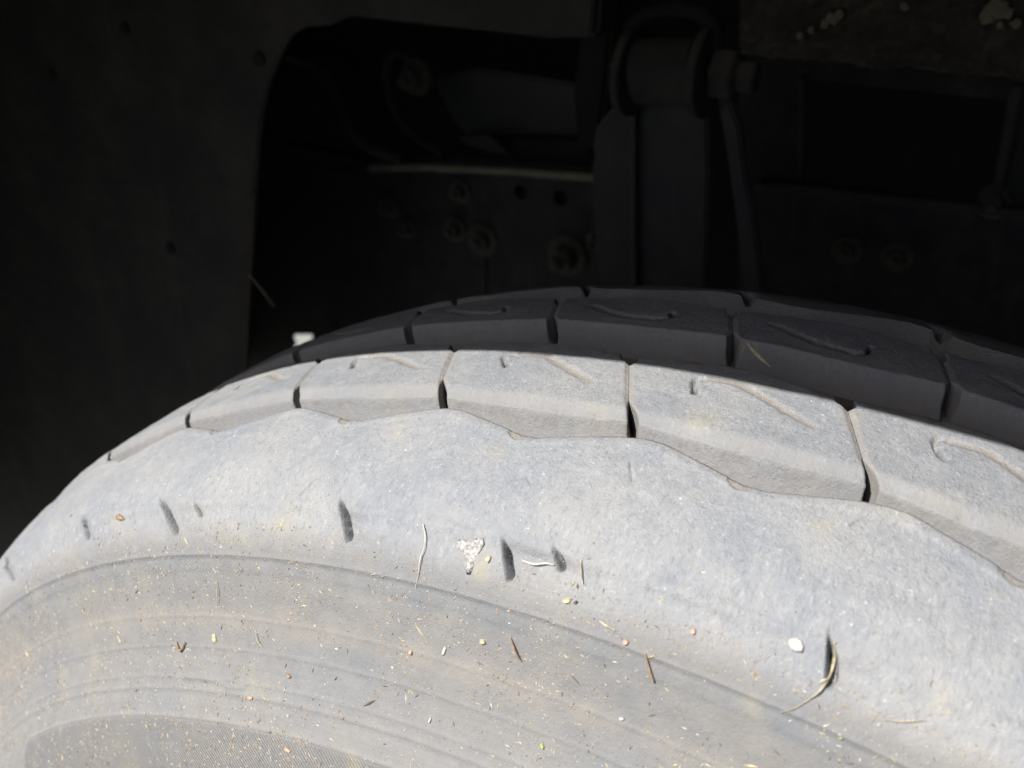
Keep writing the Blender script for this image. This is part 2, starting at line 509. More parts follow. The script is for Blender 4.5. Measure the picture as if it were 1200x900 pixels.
def build_far_rib():
    th = np.concatenate([np.arange(-50, 25, .2), np.arange(25, 310, 1.5)])
    s0 = float(np.interp(.0385, prof_x(np.linspace(0, .06, 300)), np.linspace(0, .06, 300)))
    sA = np.concatenate([np.arange(s0, .085, .0007), np.arange(.085, S_END, .004), [S_END]])
    T, S = np.meshgrid(th, sA, indexing='ij')
    u = np.mod(T + 4.0, PD) / PD
    zz = np.interp(u, [0, .09, .46, .54, .93, 1.0], [0, 0, .006, .0065, .0003, 0])
    fall = 1 - sstep(s0, s0 + .018, S)
    h = .0004 * fbm(np.radians(T) * 20, S * 60, 3)
    q = np.mod(T + 6.2, PD); q = np.where(q > PD / 2, q - PD, q)
    h -= .003 * sstep(.32, .18, np.abs(q + (S - s0) * 60)) * sstep(s0 + .012, s0 + .006, S)
    x = prof_x(S) + zz * fall
    r = np.where(fall > 0, np.interp(x.ravel(), prof_x(np.linspace(.02, .085, 600)), prof_r(np.linspace(.02, .085, 600))).reshape(x.shape), prof_r(S))
    P = to_world(T, YC + x, r + h)
    lower = to_world(T[:, :1], YC + x[:, :1] - .0015, r[:, :1] - .0085)
    V = np.concatenate([lower, P], 1)
    n, m = V.shape[:2]
    tan = np.concatenate([np.full((n, 1), .5), .25 + 0 * T], 1)
    uu = np.concatenate([np.radians(T[:, :1]) * .35, np.radians(T) * .35], 1); vv = np.concatenate([np.zeros((n, 1)), S], 1)
    me = new_mesh('inner_shoulder_rib', V.reshape(-1, 3), grid_faces(n, m, close=True), M_TREAD, True,
                  dict(tan=tan, dark=0 * tan, knurl=0 * tan, uu=uu, vv=vv))
    tyre_part('inner_shoulder_rib', me)
build_far_rib()

# --- tread blocks
def block_mesh(name, seed, y_near, y_far, tilt, near_gap, far_gap, near_len, far_len, sipe, near_soft, slot_y, hook_deep, skew=0.0):
    """one block of the pattern in tyre coordinates around theta = 0 .. PD (theta measured from its slot at y = slot_y).
    near_gap(mm) is the width of the notch beside the block at its near edge, far_gap at its far edge."""
    nu, nv = 110, 72
    # non uniform samples, denser at the edges
    def dens(n):
        t = np.linspace(0, 1, n); return t + .035 * np.sin(2 * np.pi * t) * -1 * .9
    U, Vv = np.meshgrid(dens(nu), dens(nv), indexing='ij')
    Yc = y_near + (y_far - y_near) * Vv
    # wavy near/far edges
    dn = (Yc - y_near) * 1000; df = (y_far - Yc) * 1000
    base = (Yc - slot_y) * tilt * 1000 + skew * sstep(near_len, 0, dn)
    gap = near_gap * sstep(near_len, near_len * .1, dn) + far_gap * sstep(far_len, far_len * .62, df)
    gd = np.degrees(gap / 1000 / RT) / 2
    TL = base + gd; TR = base + PD - gd
    T = TL + (TR - TL) * U
    # far edge bulges a little in the middle of the block as in the photograph
    bul = .0022 * np.sin(np.pi * np.clip(U, 0, 1)) ** 2
    Y = Yc + bul * sstep(.55, 1, Vv) - .0012 * np.sin(np.pi * U) * sstep(.35, 0, Vv)
    r = r_top(Y)
    aU = np.radians(T) * RT
    h = .00022 * fbm(aU * 90 + seed * 7, Y * 90, 3) + .00010 * fbm(aU * 420 + seed, Y * 420, 2)
    tan = np.zeros_like(h); dark = np.zeros_like(h)
    # distance to lateral boundaries (mm)
    dl = np.abs(np.radians(T - base)) * RT * 1000; dr = np.abs(np.radians(base + PD - T)) * RT * 1000
    dmin = np.minimum(dl, dr)
    h = h * sstep(.15, 1.3, dmin)
    ch = sstep(1.25, .35, dmin)
    h -= .00034 * ch; tan = np.maximum(tan, (.75 * sstep(2.2, .5, dmin + .8 * fbm(aU * 500, Y * 500, 2))))
    h -= .00025 * sstep(.4, 0, np.minimum(dl - gap / 2, dr - gap / 2)) * (gap > .2)
    # soft shoulder toward the near groove, crisp on the far side
    nearr = sstep(near_soft, 0, dn)
    h -= .0011 * nearr * nearr; h -= .0004 * sstep(.8, 0, df)
    tan = np.maximum(tan, .26 * sstep(near_soft * 1.5, near_soft * .4, dn) * (1 - .5 * sstep(0.8, 0, dn)))
    # sipe
    rv = random.Random(seed * 31)
    sp = [(math.radians(a + rv.uniform(-.12, .12)) * RT, b_ + rv.uniform(-.0005, .0005)) for a, b_ in sipe]
    chip = sstep(.28, .55, fbm(aU * 260 + seed * 3.7, Y * 260 + seed, 2)) * sstep(2.2, .3, np.minimum(dn, df)) * sstep(.2, 1.2, dmin)
    h -= .0003 * chip; tan = np.maximum(tan, .4 * chip)
    dd, pos = seg_dist(np.radians(T) * RT, Y, sp)
    if hook_deep > .5: pos = 1 - pos
    wdt = .00060 + .00052 * (pos > .25)
    s_ = sstep(1.35, .45, dd / wdt + .35 * fbm(aU * 900, Y * 900, 2)) * (1 - .3 * sstep(.8, 1.0, pos))
    depth = .0015 - .0011 * sstep(.10, .35, pos)
    h -= depth * s_
    tan = np.maximum(tan, .85 * s_ * sstep(.05, .25, pos) + .2 * s_); dark = np.maximum(dark, .7 * s_ * sstep(.16, .04, pos))  # hook end coloured darker where the sipe is deepest
    P = to_world(T, Y, r + h)
    V = [P.reshape(-1, 3)]
    F = [grid_faces(nu, nv)]
    A = dict(tan=[tan.ravel()], dark=[dark.ravel()], uu=[(np.radians(T) * RT).ravel()], vv=[Y.ravel()])
    # perimeter (counter order) and skirts
    idx = np.arange(nu * nv).reshape(nu, nv)
    per = np.concatenate([idx[:-1, 0], idx[-1, :-1], idx[::-1, -1][:-1], idx[0, ::-1][:-1]])
    pT = T.ravel()[per]; pY = Y.ravel()[per]; pr = (r + h).ravel()[per]
    pTc = (base + PD * U).ravel()[per]; closing = .9 * (np.arange(len(per)) * 0 + (pY < y_near + .004))
    isnear = pY < y_near + .0007
    isfar = np.zeros(len(per), bool); isfar[(nu - 1) + (nv - 1):(nu - 1) * 2 + (nv - 1)] = True
    isnear = np.zeros(len(per), bool); isnear[:nu] = True
    prev = per; off = nu * nv
    for d_, o_ in ((.0005, .0002), (.0012, .00035), (.0022, .0005), (.0036, .0008), (.0052, .0013), (.0080, .0022)):
        wob = .00018 * fbm(np.radians(pT) * RT * 500 + seed, np.full(len(per), d_ * 500), 3)
        yy = pY - isnear * (o_ + wob) + isfar * (o_ * .4 + wob)
        cl_ = .7 * float(sstep(.0030, .0075, d_)) * closing
        ring_ = to_world(pT + (pTc - pT) * cl_, yy, pr - d_)
        V.append(ring_)
        k_ = len(per); cur = off + np.arange(k_); nx_ = np.roll(np.arange(k_), -1)
        F.append(np.stack([prev, cur, cur[nx_], prev[nx_]], -1))
        prev = cur; off += k_
        A['tan'].append(np.where(isnear, .38, .6) + 0 * pY); A['dark'].append(0 * pY)
        A['uu'].append(np.radians(pT) * RT); A['vv'].append(pY - d_)
    att = {k_: np.concatenate(v_) for k_, v_ in A.items()}
    att['knurl'] = 0 * att['tan']
    att['side'] = np.concatenate([(.5 * sstep(4.5, 1.0, dn)).ravel(), np.full(len(att['tan']) - nu * nv, .5)])
    return new_mesh(name, np.concatenate(V), np.concatenate(F), M_TREAD, True, att)

SIPE2 = [(1.55, .0568), (1.15, .0610), (1.25, .0630), (1.7, .0638), (2.7, .0637), (3.6, .0608), (4.6, .0573), (5.6, .0540)]
SIPE3 = [(.9, .0963), (1.9, .0935), (2.95, .0906), (4.2, .0901), (4.7, .0919), (4.65, .0950)]
B2 = [block_mesh('outer_block', s, .0428, .0690, -.0740, 2.5, 4.2, 7.0, 5.0, SIPE2, 3.8, .0428, 0, .16) for s in range(1, 8)]
B3 = [block_mesh('inner_block', s + 5, .0850, .1022, -.0635, 3.2, 3.0, 4.2, 5.5, SIPE3, 1.2, .085, 1) for s in range(1, 8)]
for k_ in range(NP):
    o = tyre_part('tread_block', B2[k_ % 7]); o.rotation_euler = (0, R_(-6.0 + PD * k_), 0)
for k_ in range(NP):
    o = tyre_part('tread_block', B3[k_ % 7]); o.rotation_euler = (0, R_(-4.9 + PD * k_), 0)

# --- rim, out of sight below the frame
def build_rim():
    prof = [(-.0, .192), (.004, .197), (.012, .192), (.014, .180), (.030, .172), (.060, .165), (.110, .172), (.137, .180), (.139, .192), (.147, .197), (.151, .192)]
    th = np.arange(0, 360, 4.0)
    P = np.array([[to_world(t, y, r) for (y, r) in prof] for t in th])
    me = new_mesh('rim', P.reshape(-1, 3), grid_faces(len(th), len(prof), close=True), M_RIM)
    tyre_part('rim', me)
    prof = [(.045, .171), (.040, .150), (.030, .130), (.034, .105), (.030, .080), (.012, .060), (.010, .030), (.010, .001)]
    P = np.array([[to_world(t, y, r) for (y, r) in prof] for t in th])
    me = new_mesh('wheel_disc', P.reshape(-1, 3), grid_faces(len(th), len(prof), close=True), M_RIM)
    tyre_part('wheel_disc', me)
build_rim()

# ------------------------------------------------------------------ the vehicle round the wheel
car = empty('vehicle', (0, .3, -.357))
tag(car, 'dark vehicle underside behind the tyre, with drilled frame rail, bolts and suspension shackle', 'vehicle')
def car_part(name, me, parent=None):
    o = link(bpy.data.objects.new(name, me))
    o.parent = parent or car
    if parent is None:
        o.location = (0, -.3, .357)
    return o

class MB:
    def __init__(s): s.bm = bmesh.new()
    def poly_prism(s, pts, depth_vec, holes=()):
        """pts: list of 3-D points of a planar outline, extruded by depth_vec"""
        n = len(pts); d = Vector(depth_vec)
        a = [s.bm.verts.new(Vector(p)) for p in pts]; b = [s.bm.verts.new(Vector(p) + d) for p in pts]
        hs = []
        for h in holes:
            ha = [s.bm.verts.new(Vector(p)) for p in h]; hb = [s.bm.verts.new(Vector(p) + d) for p in h]
            hs.append((ha, hb))
        for loop, hl in ((a, [x[0] for x in hs]), (b, [x[1] for x in hs])):
            if not hl:
                f = s.bm.faces.new(loop)
            else:
                ed = []
                for lp in [loop] + hl:
                    for i in range(len(lp)):
                        e = s.bm.edges.get((lp[i], lp[(i + 1) % len(lp)])) or s.bm.edges.new((lp[i], lp[(i + 1) % len(lp)]))
                        ed.append(e)
                bmesh.ops.triangle_fill(s.bm, use_beauty=True, use_dissolve=False, edges=ed)
        for i in range(n):
            s.bm.faces.new((a[i], a[(i + 1) % n], b[(i + 1) % n], b[i]))
        for ha, hb in hs:
            for i in range(len(ha)):
                s.bm.faces.new((ha[i], ha[(i + 1) % len(ha)], hb[(i + 1) % len(ha)], hb[i]))
        return s
    def box(s, lo, hi):
        x0, y0, z0 = lo; x1, y1, z1 = hi
        return s.poly_prism([(x0, y0, z0), (x1, y0, z0), (x1, y0, z1), (x0, y0, z1)], (0, y1 - y0, 0))
    def tube(s, pts, rad, seg=14, cap=True):
        pts = [Vector(p) for p in pts]; rings = []
        rads = rad if isinstance(rad, (list, tuple)) else [rad] * len(pts)
        prev_n = None
        for i, p in enumerate(pts):
            t = (pts[min(i + 1, len(pts) - 1)] - pts[max(i - 1, 0)]).normalized()
            if prev_n is None:
                n = t.orthogonal().normalized()
            else:
                n = (prev_n - t * prev_n.dot(t)).normalized()
            prev_n = n; b = t.cross(n)
            rings.append([s.bm.verts.new(p + (n * math.cos(a) + b * math.sin(a)) * rads[i]) for a in [2 * math.pi * j / seg for j in range(seg)]])
        for a, b in zip(rings[:-1], rings[1:]):
            for j in range(seg): s.bm.faces.new((a[j], a[(j + 1) % seg], b[(j + 1) % seg], b[j]))
        if cap:
            s.bm.faces.new(rings[0][::-1]); s.bm.faces.new(rings[-1])
        return s
    def build(s, name, m, parent=None, bevel=0.0, smooth=False, fn=None):
        bmesh.ops.recalc_face_normals(s.bm, faces=s.bm.faces)
        if bevel:
            es = [e for e in s.bm.edges if len(e.link_faces) == 2 and e.calc_face_angle(0) > .6]
            bmesh.ops.bevel(s.bm, geom=es, offset=bevel, segments=2, affect='EDGES', clamp_overlap=True)
        me = bpy.data.meshes.new(name); s.bm.to_mesh(me); s.bm.free()
        me.materials.append(m)
        if smooth:
            me.polygons.foreach_set('use_smooth', [True] * len(me.polygons))
            me.set_sharp_from_angle(angle=R_(35))
        return fn(name, me) if fn else car_part(name, me, parent)

def px_poly(pts, Y): return [at(x, y, Y) for x, y in pts]

# outer skin over the arch with its rolled lip: it throws the shadow across the tread
LIP_Y = -.0155
def lip_r(deg): return .4850 + .0040 * max(0, -deg - 6) / 14.0 + .0024 * max(0, deg + 3) / 10
def build_fender():
    degs = np.concatenate([np.linspace(-110, 110, 111)])
    m = MB()
    oy = LIP_Y - .014
    rings = []
    for dg in degs:
        t = R_(dg); r = lip_r(max(-40, min(40, dg)))
        dirv = np.array([math.sin(t), 0, math.cos(t)])
        # far outline of the panel
        hx = .80; top = .66
        k1 = min(hx / abs(dirv[0]) if abs(dirv[0]) > 1e-6 else 9, (top / dirv[2]) if dirv[2] > 1e-6 else 9)
        k1 = min(k1, .95)
        sect = [(LIP_Y, r + .004), (LIP_Y, r), (oy + .002, r - .001), (oy, r + .003), (oy - .006, r + .03), (oy - .008, (r + k1) / 2), (oy, k1), (oy + .003, k1), (oy - .004, (r + k1) / 2), (oy - .003, r + .03), (oy + .004, r + .006)]
        rings.append([m.bm.verts.new(Vector(dirv * rr + np.array([0, yy, 0]))) for yy, rr in sect])
    k = len(rings[0])
    for a, b in zip(rings[:-1], rings[1:]):
        for j in range(k): m.bm.faces.new((a[j], a[(j + 1) % k], b[(j + 1) % k], b[j]))
    m.bm.faces.new(rings[0]); m.bm.faces.new(rings[-1])
    m.build('fender', M_PAINT, smooth=True)
build_fender()

# closed dark cavity: roof, front and rear walls, back wall
def build_cavity():
    MB().box((-.80, LIP_Y - .02, .62), (.80, .66, .655)).build('floor_pan', M_DARKBODY, bevel=.004)
    MB().box((-.80, LIP_Y - .02, -.10), (-.775, .66, .618)).build('front_bulkhead', M_DARKBODY, bevel=.004)
    MB().box((.775, LIP_Y - .02, -.10), (.80, .66, .618)).build('rear_bulkhead', M_DARKBODY, bevel=.004)
    hole = px_poly([(340, 412), (345, 404), (342, 397), (344, 392), (366, 392), (366, 397), (356, 404), (347, 410)], .62)
    o = [(-.773, .62, -.16), (.773, .62, -.16), (.773, .62, .618), (-.773, .62, .618)]
    MB().poly_prism(o, (0, .004, 0), holes=[hole]).build('inner_panel', M_DARKBODY)
build_cavity()

# splash shield on the left with its cut-out edge
def build_shield():
    Y = .235
    edge = [(286, 470), (288, 420), (292, 360), (296, 290), (299, 220), (302, 170), (307, 130), (316, 92), (330, 58), (342, 40), (356, 32), (385, 30),
            (408, 19), (430, 20), (500, 28), (560, 35), (618, 40), (692, 42)]
    outer = [(700, -60), (300, -70), (-90, -90), (-90, 300), (-90, 1000), (150, 1000), (284, 560)]
    e = MB().poly_prism(px_poly(edge, Y) + px_poly(outer, Y), (0, .0035, 0)).build('splash_shield', M_LINER, bevel=.0008)
    # raised rim strip along the cut edge
    strip = px_poly([(289, 440), (292, 360), (297, 280), (299.5, 225), (294, 225), (289, 290), (284, 360), (281, 440)], Y - .002)
    MB().poly_prism(strip, (0, .0018, 0)).build('edge_strip', metal_material('worn_edge', (.020, .017, .013), (.045, .037, .026), .6), e)
    for (x, y, r_) in ((302, 70, .0035), (198, 292, .0035), (145, 35, .003), (60, 90, .003)):
        c = at(x, y, Y - .0015); MB().tube([c, c + np.array([0, .002, 0])], r_, 12).build('plug', M_DARKBODY, e)
build_shield()

def bolt(x, y, Y, r, parent, hexa=True, ring=True, stick=.008):
    c = at(x, y, Y); n = np.array([0, -1, 0])
    m = MB()
    if ring: m.tube([c, c + n * stick * .3], r * 1.55, 18)
    m.tube([c + n * stick * .3, c + n * stick], r, 6 if hexa else 14)
    m.tube([c + n * stick, c + n * stick * 1.5], r * .5, 10)
    return m.build('bolt', M_BOLT, parent, bevel=r * .12)

def build_rail():
    Y = .40
    web = [(384, 203), (430, 196), (560, 204), (700, 213), (780, 218), (780, 420), (600, 430), (384, 460)]
    holes = []
    for (x, y, r_) in ((610, 225, .0045), (657, 232, .005)):
        c = at(x, y, Y); holes.append([c + np.array([math.cos(a) * r_, 0, math.sin(a) * r_]) for a in np.linspace(0, 2 * math.pi, 17)[:-1]])
    rail = MB().poly_prism(px_poly(web, Y), (0, .006, 0), holes).build('frame_rail', M_FRAME)
    MB().poly_prism(px_poly([(430, 193), (500, 193), (600, 198), (700, 205), (700, 214), (600, 206), (500, 201), (430, 202)], Y - .016), (0, .015, 0)).build(
        'top_flange', metal_material('dusty_flange', (.14, .135, .105), (.24, .225, .175), .8), rail, bevel=.001)
    # lighter dirt ledge continuing left
    MB().poly_prism(px_poly([(330, 168), (385, 178), (430, 188), (430, 196), (380, 189), (330, 176)], Y - .01), (0, .01, 0)).build('ledge', M_FRAME, rail, bevel=.001)
    for (x, y, r_) in ((541, 224, .005), (458, 243, .005), (535, 268, .0055), (566, 281, .0075), (700, 281, .004), (480, 268, .004)):
        bolt(x, y, Y, r_, rail)
    bolt(667, 298, Y, .0085, rail, stick=.014)
    MB().poly_prism(px_poly([(563, 300), (569, 300), (569, 344), (563, 344)], Y - .002), (0, .0015, 0)).build('weld_seam', M_FRAME, rail)
    # stepped panel behind
build_rail()

def build_upper():
    # sloping body cross member above the rail
    Y = .46
    a = px_poly([(505, 92), (560, 80), (690, 100), (690, 165), (545, 160), (528, 140)], Y)
    b = px_poly([(545, 160), (690, 165), (690, 188), (600, 186), (520, 178)], Y - .02)
    cm = MB().poly_prism(a, (0, .01, 0)).build('cross_member', metal_material('grey_primer', (.072, .070, .066), (.13, .12, .105), .3), bevel=.002)
    MB().poly_prism(b, (0, .01, 0)).build('lower_lip', M_LINER, cm, bevel=.001)
    # torn flap of sealing tape on the lip
    MB().poly_prism(px_poly([(536, 160), (572, 158), (582, 166), (598, 182), (570, 178), (545, 168)], Y - .035), (0, .002, 0)).build('flap', metal_material('pale_flap', (.060, .056, .048), (.10, .09, .075), .5), cm)
    # brake line bracket with a bolt, left of it
    pts = [at(x, y, .40) for x, y in ((452, 92), (453, 72), (463, 62), (478, 64), (486, 75))]
    br = MB().tube(pts, .0028, 10).tube([at(x, y, .40) for x, y in ((453, 90), (458, 120), (470, 145), (490, 165), (520, 182))], .0022, 8).build('bracket', M_SHOCK, smooth=True)
    bolt(490, 90, .40, .0075, br, stick=.012)
    # curved inner arch behind the opening
    pts = [(405, 60), (430, 110), (455, 150), (500, 182), (470, 186), (420, 184), (350, 170), (310, 140), (310, 60)]
    MB().poly_prism(px_poly(pts, .45), (0, .01, 0)).build('arch_gusset', M_FRAME, bevel=.002)
    # upper cross bar across the top of the opening
    MB().poly_prism(px_poly([(400, -40), (705, -40), (700, 44), (640, 46), (560, 36), (400, 20)], .30), (0, .02, 0)).build('arch_brace', M_LINER, bevel=.002)
    MB().poly_prism(px_poly([(692, -40), (740, -40), (716, 40), (708, 120), (700, 180), (676, 170), (670, 110), (680, 40)], .33), (0, .012, 0)).build('hanger_plate', M_DARKBODY, bevel=.002)
build_upper()
def build_cable():
    pts = spline_pts([at(x, y, .37) for x, y in ((318, 60), (372, 78), (398, 120), (410, 150), (432, 172), (470, 186))])
    MB().tube(pts, .0030, 10).build('brake_hose', M_FRAME, smooth=True)
def spline_pts(pts, n=6):
    out = []; P = [2 * pts[0] - pts[1]] + pts + [2 * pts[-1] - pts[-2]]
    for i in range(1, len(P) - 2):
        for k in range(n):
            t = k / n
            out.append(.5 * ((2 * P[i]) + (-P[i - 1] + P[i + 1]) * t + (2 * P[i - 1] - 5 * P[i] + 4 * P[i + 1] - P[i + 2]) * t * t + (-P[i - 1] + 3 * P[i] - 3 * P[i + 1] + P[i + 2]) * t ** 3))
    return out + [pts[-1]]
build_cable()

def build_shackle():
    Y = .30
    sh = MB()
    # main web, a folded channel
    web = px_poly([(746, 118), (828, 118), (830, 200), (826, 400), (745, 400), (742, 200)], Y)
    sh.poly_prism(web, (0, .006, 0))
    s = sh.build('shackle', M_SHOCK, bevel=.0012)
    # left flange folded towards the camera with a cut corner
    MB().poly_prism(px_poly([(724, 118), (742, 112), (742, 400), (716, 400), (698, 300), (693, 220), (697, 150)], Y - .004), (0, .004, 0)).build('side_flange', M_SHOCK, s, bevel=.001)
    MB().tube([at(742, 118, Y - .004), at(742, 260, Y - .004), at(744, 400, Y - .004)], .0016, 8).build('folded_edge', metal_material('edge_wear', (.045, .043, .040), (.08, .073, .063), .7), s)
    # right arm, a bent strap
    MB().poly_prism(px_poly([(838, 110), (852, 112), (866, 150), (872, 200), (884, 260), (900, 400), (872, 400), (866, 290), (854, 200), (846, 150)], Y - .006), (0, .006, 0)).build('strap', M_SHOCK, s, bevel=.0012)
    # rubber bushing held by the eye
    c0, c1 = at(747, 82, Y - .012), at(824, 82, Y - .012)
    MB().tube([c0, c0 + (c1 - c0) * .06, c0 + (c1 - c0) * .94, c1], [.0125, .0145, .0145, .0125], 26).build('bushing', M_LINER, s, smooth=True)
    for x in (741, 828):
        c = at(x, 84, Y - .012)
        MB().tube([c - np.array([.002, 0, 0]), c + np.array([.002, 0, 0])], .019, 24).build('washer_plate', M_FRAME, s, bevel=.0006)
    # loop over the eye
    pts = [at(x, y, Y - .012) for x, y in ((735, 95), (735, 60), (741, 30), (758, 15), (790, 10), (820, 14), (838, 32), (842, 60), (842, 95))]
    MB().tube(pts, .0035, 10).build('loop', M_DARKBODY, s, smooth=True)
    # through bolt: nut left, head right
    c = at(722, 78, Y - .012); MB().tube([c, c + np.array([.010, 0, 0])], .0075, 6).build('nut', M_BOLT, s, bevel=.0008)
    c = at(838, 86, Y - .012); MB().tube([c, c + np.array([.010, 0, 0]), c + np.array([.0101, 0, 0]), c + np.array([.018, 0, 0])], [.011, .011, .007, .007], 6).build('bolt_head', M_FRAME, s, bevel=.0008)
build_shackle()

def build_right():
    # drilled/pressed side member with a rectangular window
    Y = .42
    o = px_poly([(865, 60), (1280, 90), (1280, 470), (865, 420)], Y)
    h = px_poly([(936, 92), (1180, 118), (1172, 238), (1150, 240), (936, 218)], Y)
    sm = MB().poly_prism(o, (0, .008, 0), [h]).build('side_member', M_FRAME)
    MB().poly_prism(px_poly([(884, 215), (940, 217), (1060, 232), (1190, 246), (1280, 256), (1280, 268), (1190, 256), (1060, 243), (940, 229), (884, 226)], Y - .010), (0, .010, 0)).build('ridge', M_SHOCK, sm, bevel=.001)
    MB().poly_prism(px_poly([(936, 92), (942, 93), (940, 216), (933, 216)], Y - .004), (0, .004, 0)).build('window_edge', M_SHOCK, sm)
    MB().poly_prism(px_poly([(1184, 100), (1200, 100), (1168, 250), (1158, 250)], Y - .006), (0, .005, 0)).build('brace', M_SHOCK, sm, bevel=.001)
    for x, y in ((993, 292), (1052, 300), (1165, 236)): bolt(x, y, Y, .0055, sm)
    # crusty mud-caked panel hanging at the top right
    Yp = .27
    nx_, ny_ = 110, 36
    x0, x1 = 868, 1300
    V = []; T = []
    for i in range(nx_):
        px = x0 + (x1 - x0) * i / (nx_ - 1)
        bot = 62 + (px - 868) * .095 + 5 * float(fbm(np.array(px * .05), np.array(1.0), 3))
        for j in range(ny_):
            py = bot + (-70 - bot) * j / (ny_ - 1)
            p = at(px, py, Yp).copy()
            n_ = float(fbm(np.array(px * .035), np.array(py * .05), 4))
            p[1] -= .004 * n_ + .003 * max(0, float(vnoise(np.array(px * .15), np.array(py * .18))))
            V.append(p)
    n0 = len(V)
    W = [v + np.array([0, .014, 0]) for v in V]
    f = grid_faces(nx_, ny_); f2 = f[:, ::-1] + n0
    per = [i * ny_ for i in range(nx_)] + [(nx_ - 1) * ny_ + j for j in range(1, ny_)] + [i * ny_ + ny_ - 1 for i in range(nx_ - 2, -1, -1)] + [j for j in range(ny_ - 2, 0, -1)]
    sk = np.array([(per[i], per[(i + 1) % len(per)], per[(i + 1) % len(per)] + n0, per[i] + n0) for i in range(len(per))])
    me = new_mesh('mud_shield', np.array(V + W), np.concatenate([f, f2, sk]), M_MUD)
    ms = car_part('mud_shield', me)
    lm = metal_material('pale_dried_mud', (.12, .105, .08), (.19, .17, .13), .6, .9, 400)
    blobs = [(1168, 8, .0040), (1158, 20, .0028), (1180, 14, .0022), (1190, 28, .0018), (975, 22, .0022), (983, 18, .0018), (966, 29, .0016), (950, 36, .0014), (938, 42, .0013), (1060, 8, .0015), (1172, 30, .0013)]
    for (x, y, r_) in blobs:
        bm = bmesh.new(); bmesh.ops.create_icosphere(bm, subdivisions=2, radius=r_)
        for v in bm.verts:
            v.co *= 1 + .35 * float(vnoise(np.array(v.co.x * 900 + x), np.array(v.co.z * 900 + y))); v.co.y *= .6
        bmesh.ops.translate(bm, vec=Vector(at(x, y, Yp - .005)), verts=bm.verts)
        me = bpy.data.meshes.new('mud_clod'); bm.to_mesh(me); bm.free(); me.materials.append(lm)
        car_part('mud_clod', me, ms)
build_right()

# ------------------------------------------------------------------ things lying on the tyre
def surf_normal(th, s):
    e = 1e-4
    tx = prof_x(s + e) - prof_x(s - e); tr = prof_r(s + e) - prof_r(s - e); L = np.hypot(tx, tr)
    nx, nr = -tr / L, tx / L
    t = np.radians(th)
    return np.stack([nr * np.sin(t), -nx + 0 * t, nr * np.cos(t)], -1)

def build_litter():
    n = 36000
    cols = [(.28, .235, .155), (.32, .27, .16), (.21, .15, .09), (.33, .30, .24), (.09, .065, .05), (.28, .175, .11), (.36, .34, .30)]
    mats = []
    for i, c in enumerate(cols): mats.append(flat_mat('litter_%s' % 'abcdefg'[i], c, .8, .3))
    th = rng.uniform(-50, 13, n); s = S_B - .020 + (.150 - S_B + .020) * rng.random(n) ** .9
    # fewer grains up on the worn shoulder
    keep = (s > S_B - .008) | (rng.random(n) < .28)
    th, s = th[keep], s[keep]; n = len(th)
    cl = fbm(np.radians(th) * .34 * 70, s * 70, 3)
    keep = cl > -.25 + .5 * (rng.random(n) - .5); th, s = th[keep], s[keep]; n = len(th)
    h, *_ = side_disp(th, s)
    N = surf_normal(th, s); P = surf(th, s) + N * h[:, None]
    V = []; F = []; mi = []
    for i in range(n):
        nrm = N[i]; a = np.cross(nrm, [0, 1, 0.3]); a /= np.linalg.norm(a); b = np.cross(nrm, a)
        an = rng.uniform(0, np.pi); u = a * math.cos(an) + b * math.sin(an); v = np.cross(nrm, u)
        sz = .00007 + .00018 * rng.random() ** 2.6 + (.0003 * rng.random() if rng.random() < .02 else 0)
        el = 1 + 3.2 * rng.random() ** 3
        k0 = len(V); L, W_, H = sz * el, sz * .7, sz * .8
        for (q, w_, hh) in ((-L, 0, 0), (0, -W_, 0), (L, 0, .15 * H), (0, W_, 0), (rng.uniform(-.3, .3) * L, 0, H), (rng.uniform(-.3, .3) * L, 0, -H * .3)):
            V.append(P[i] + u * q + v * w_ + nrm * (hh + .00003))
        F += [(k0, k0 + 1, k0 + 4), (k0 + 1, k0 + 2, k0 + 4), (k0 + 2, k0 + 3, k0 + 4), (k0 + 3, k0, k0 + 4),
              (k0 + 1, k0, k0 + 5), (k0 + 2, k0 + 1, k0 + 5), (k0 + 3, k0 + 2, k0 + 5), (k0, k0 + 3, k0 + 5)]
        mi += [int(rng.choice(7, p=[.26, .2, .14, .12, .12, .06, .10]))] * 8
    me = new_mesh('plant_litter', np.array(V), np.array(F), mats[0], False)
    for m in mats[1:]: me.materials.append(m)
    me.polygons.foreach_set('material_index', mi); me.update()
    tag(obj('plant_litter', me), 'fine dry plant crumbs sprinkled over the tyre sidewall', 'litter', kind='stuff')
build_litter()

def on_side(px, py, lift=0.0):
    th, s = locate(px, py)
    th_, s_ = np.array([th]), np.array([s])
    h, *_ = side_disp(th_, s_)
    return (surf(th_, s_) + surf_normal(th_, s_) * (h[:, None] + lift))[0], surf_normal(th_, s_)[0]

def on_tread(px, py, y_hint, lift=0.0):
    """where the photograph's ray meets the tread cylinder"""
    v = pix_ray(px, py); r = float(r_top(y_hint)) + lift
    a = v[0] ** 2 + v[2] ** 2; b = CAM[0] * v[0] + CAM[2] * v[2]; c = CAM[0] ** 2 + CAM[2] ** 2 - r * r
    return CAM + v * ((-b - math.sqrt(max(0, b * b - a * c))) / a)

def spline(pts, n=8):
    pts = [np.array(p, float) for p in pts]
    out = []
    P = [2 * pts[0] - pts[1]] + pts + [2 * pts[-1] - pts[-2]]
    for i in range(1, len(P) - 2):
        for k in range(n):
            t = k / n
            out.append(.5 * ((2 * P[i]) + (-P[i - 1] + P[i + 1]) * t + (2 * P[i - 1] - 5 * P[i] + 4 * P[i + 1] - P[i + 2]) * t * t + (-P[i - 1] + 3 * P[i] - 3 * P[i + 1] + P[i + 2]) * t ** 3))
    out.append(pts[-1]); return out

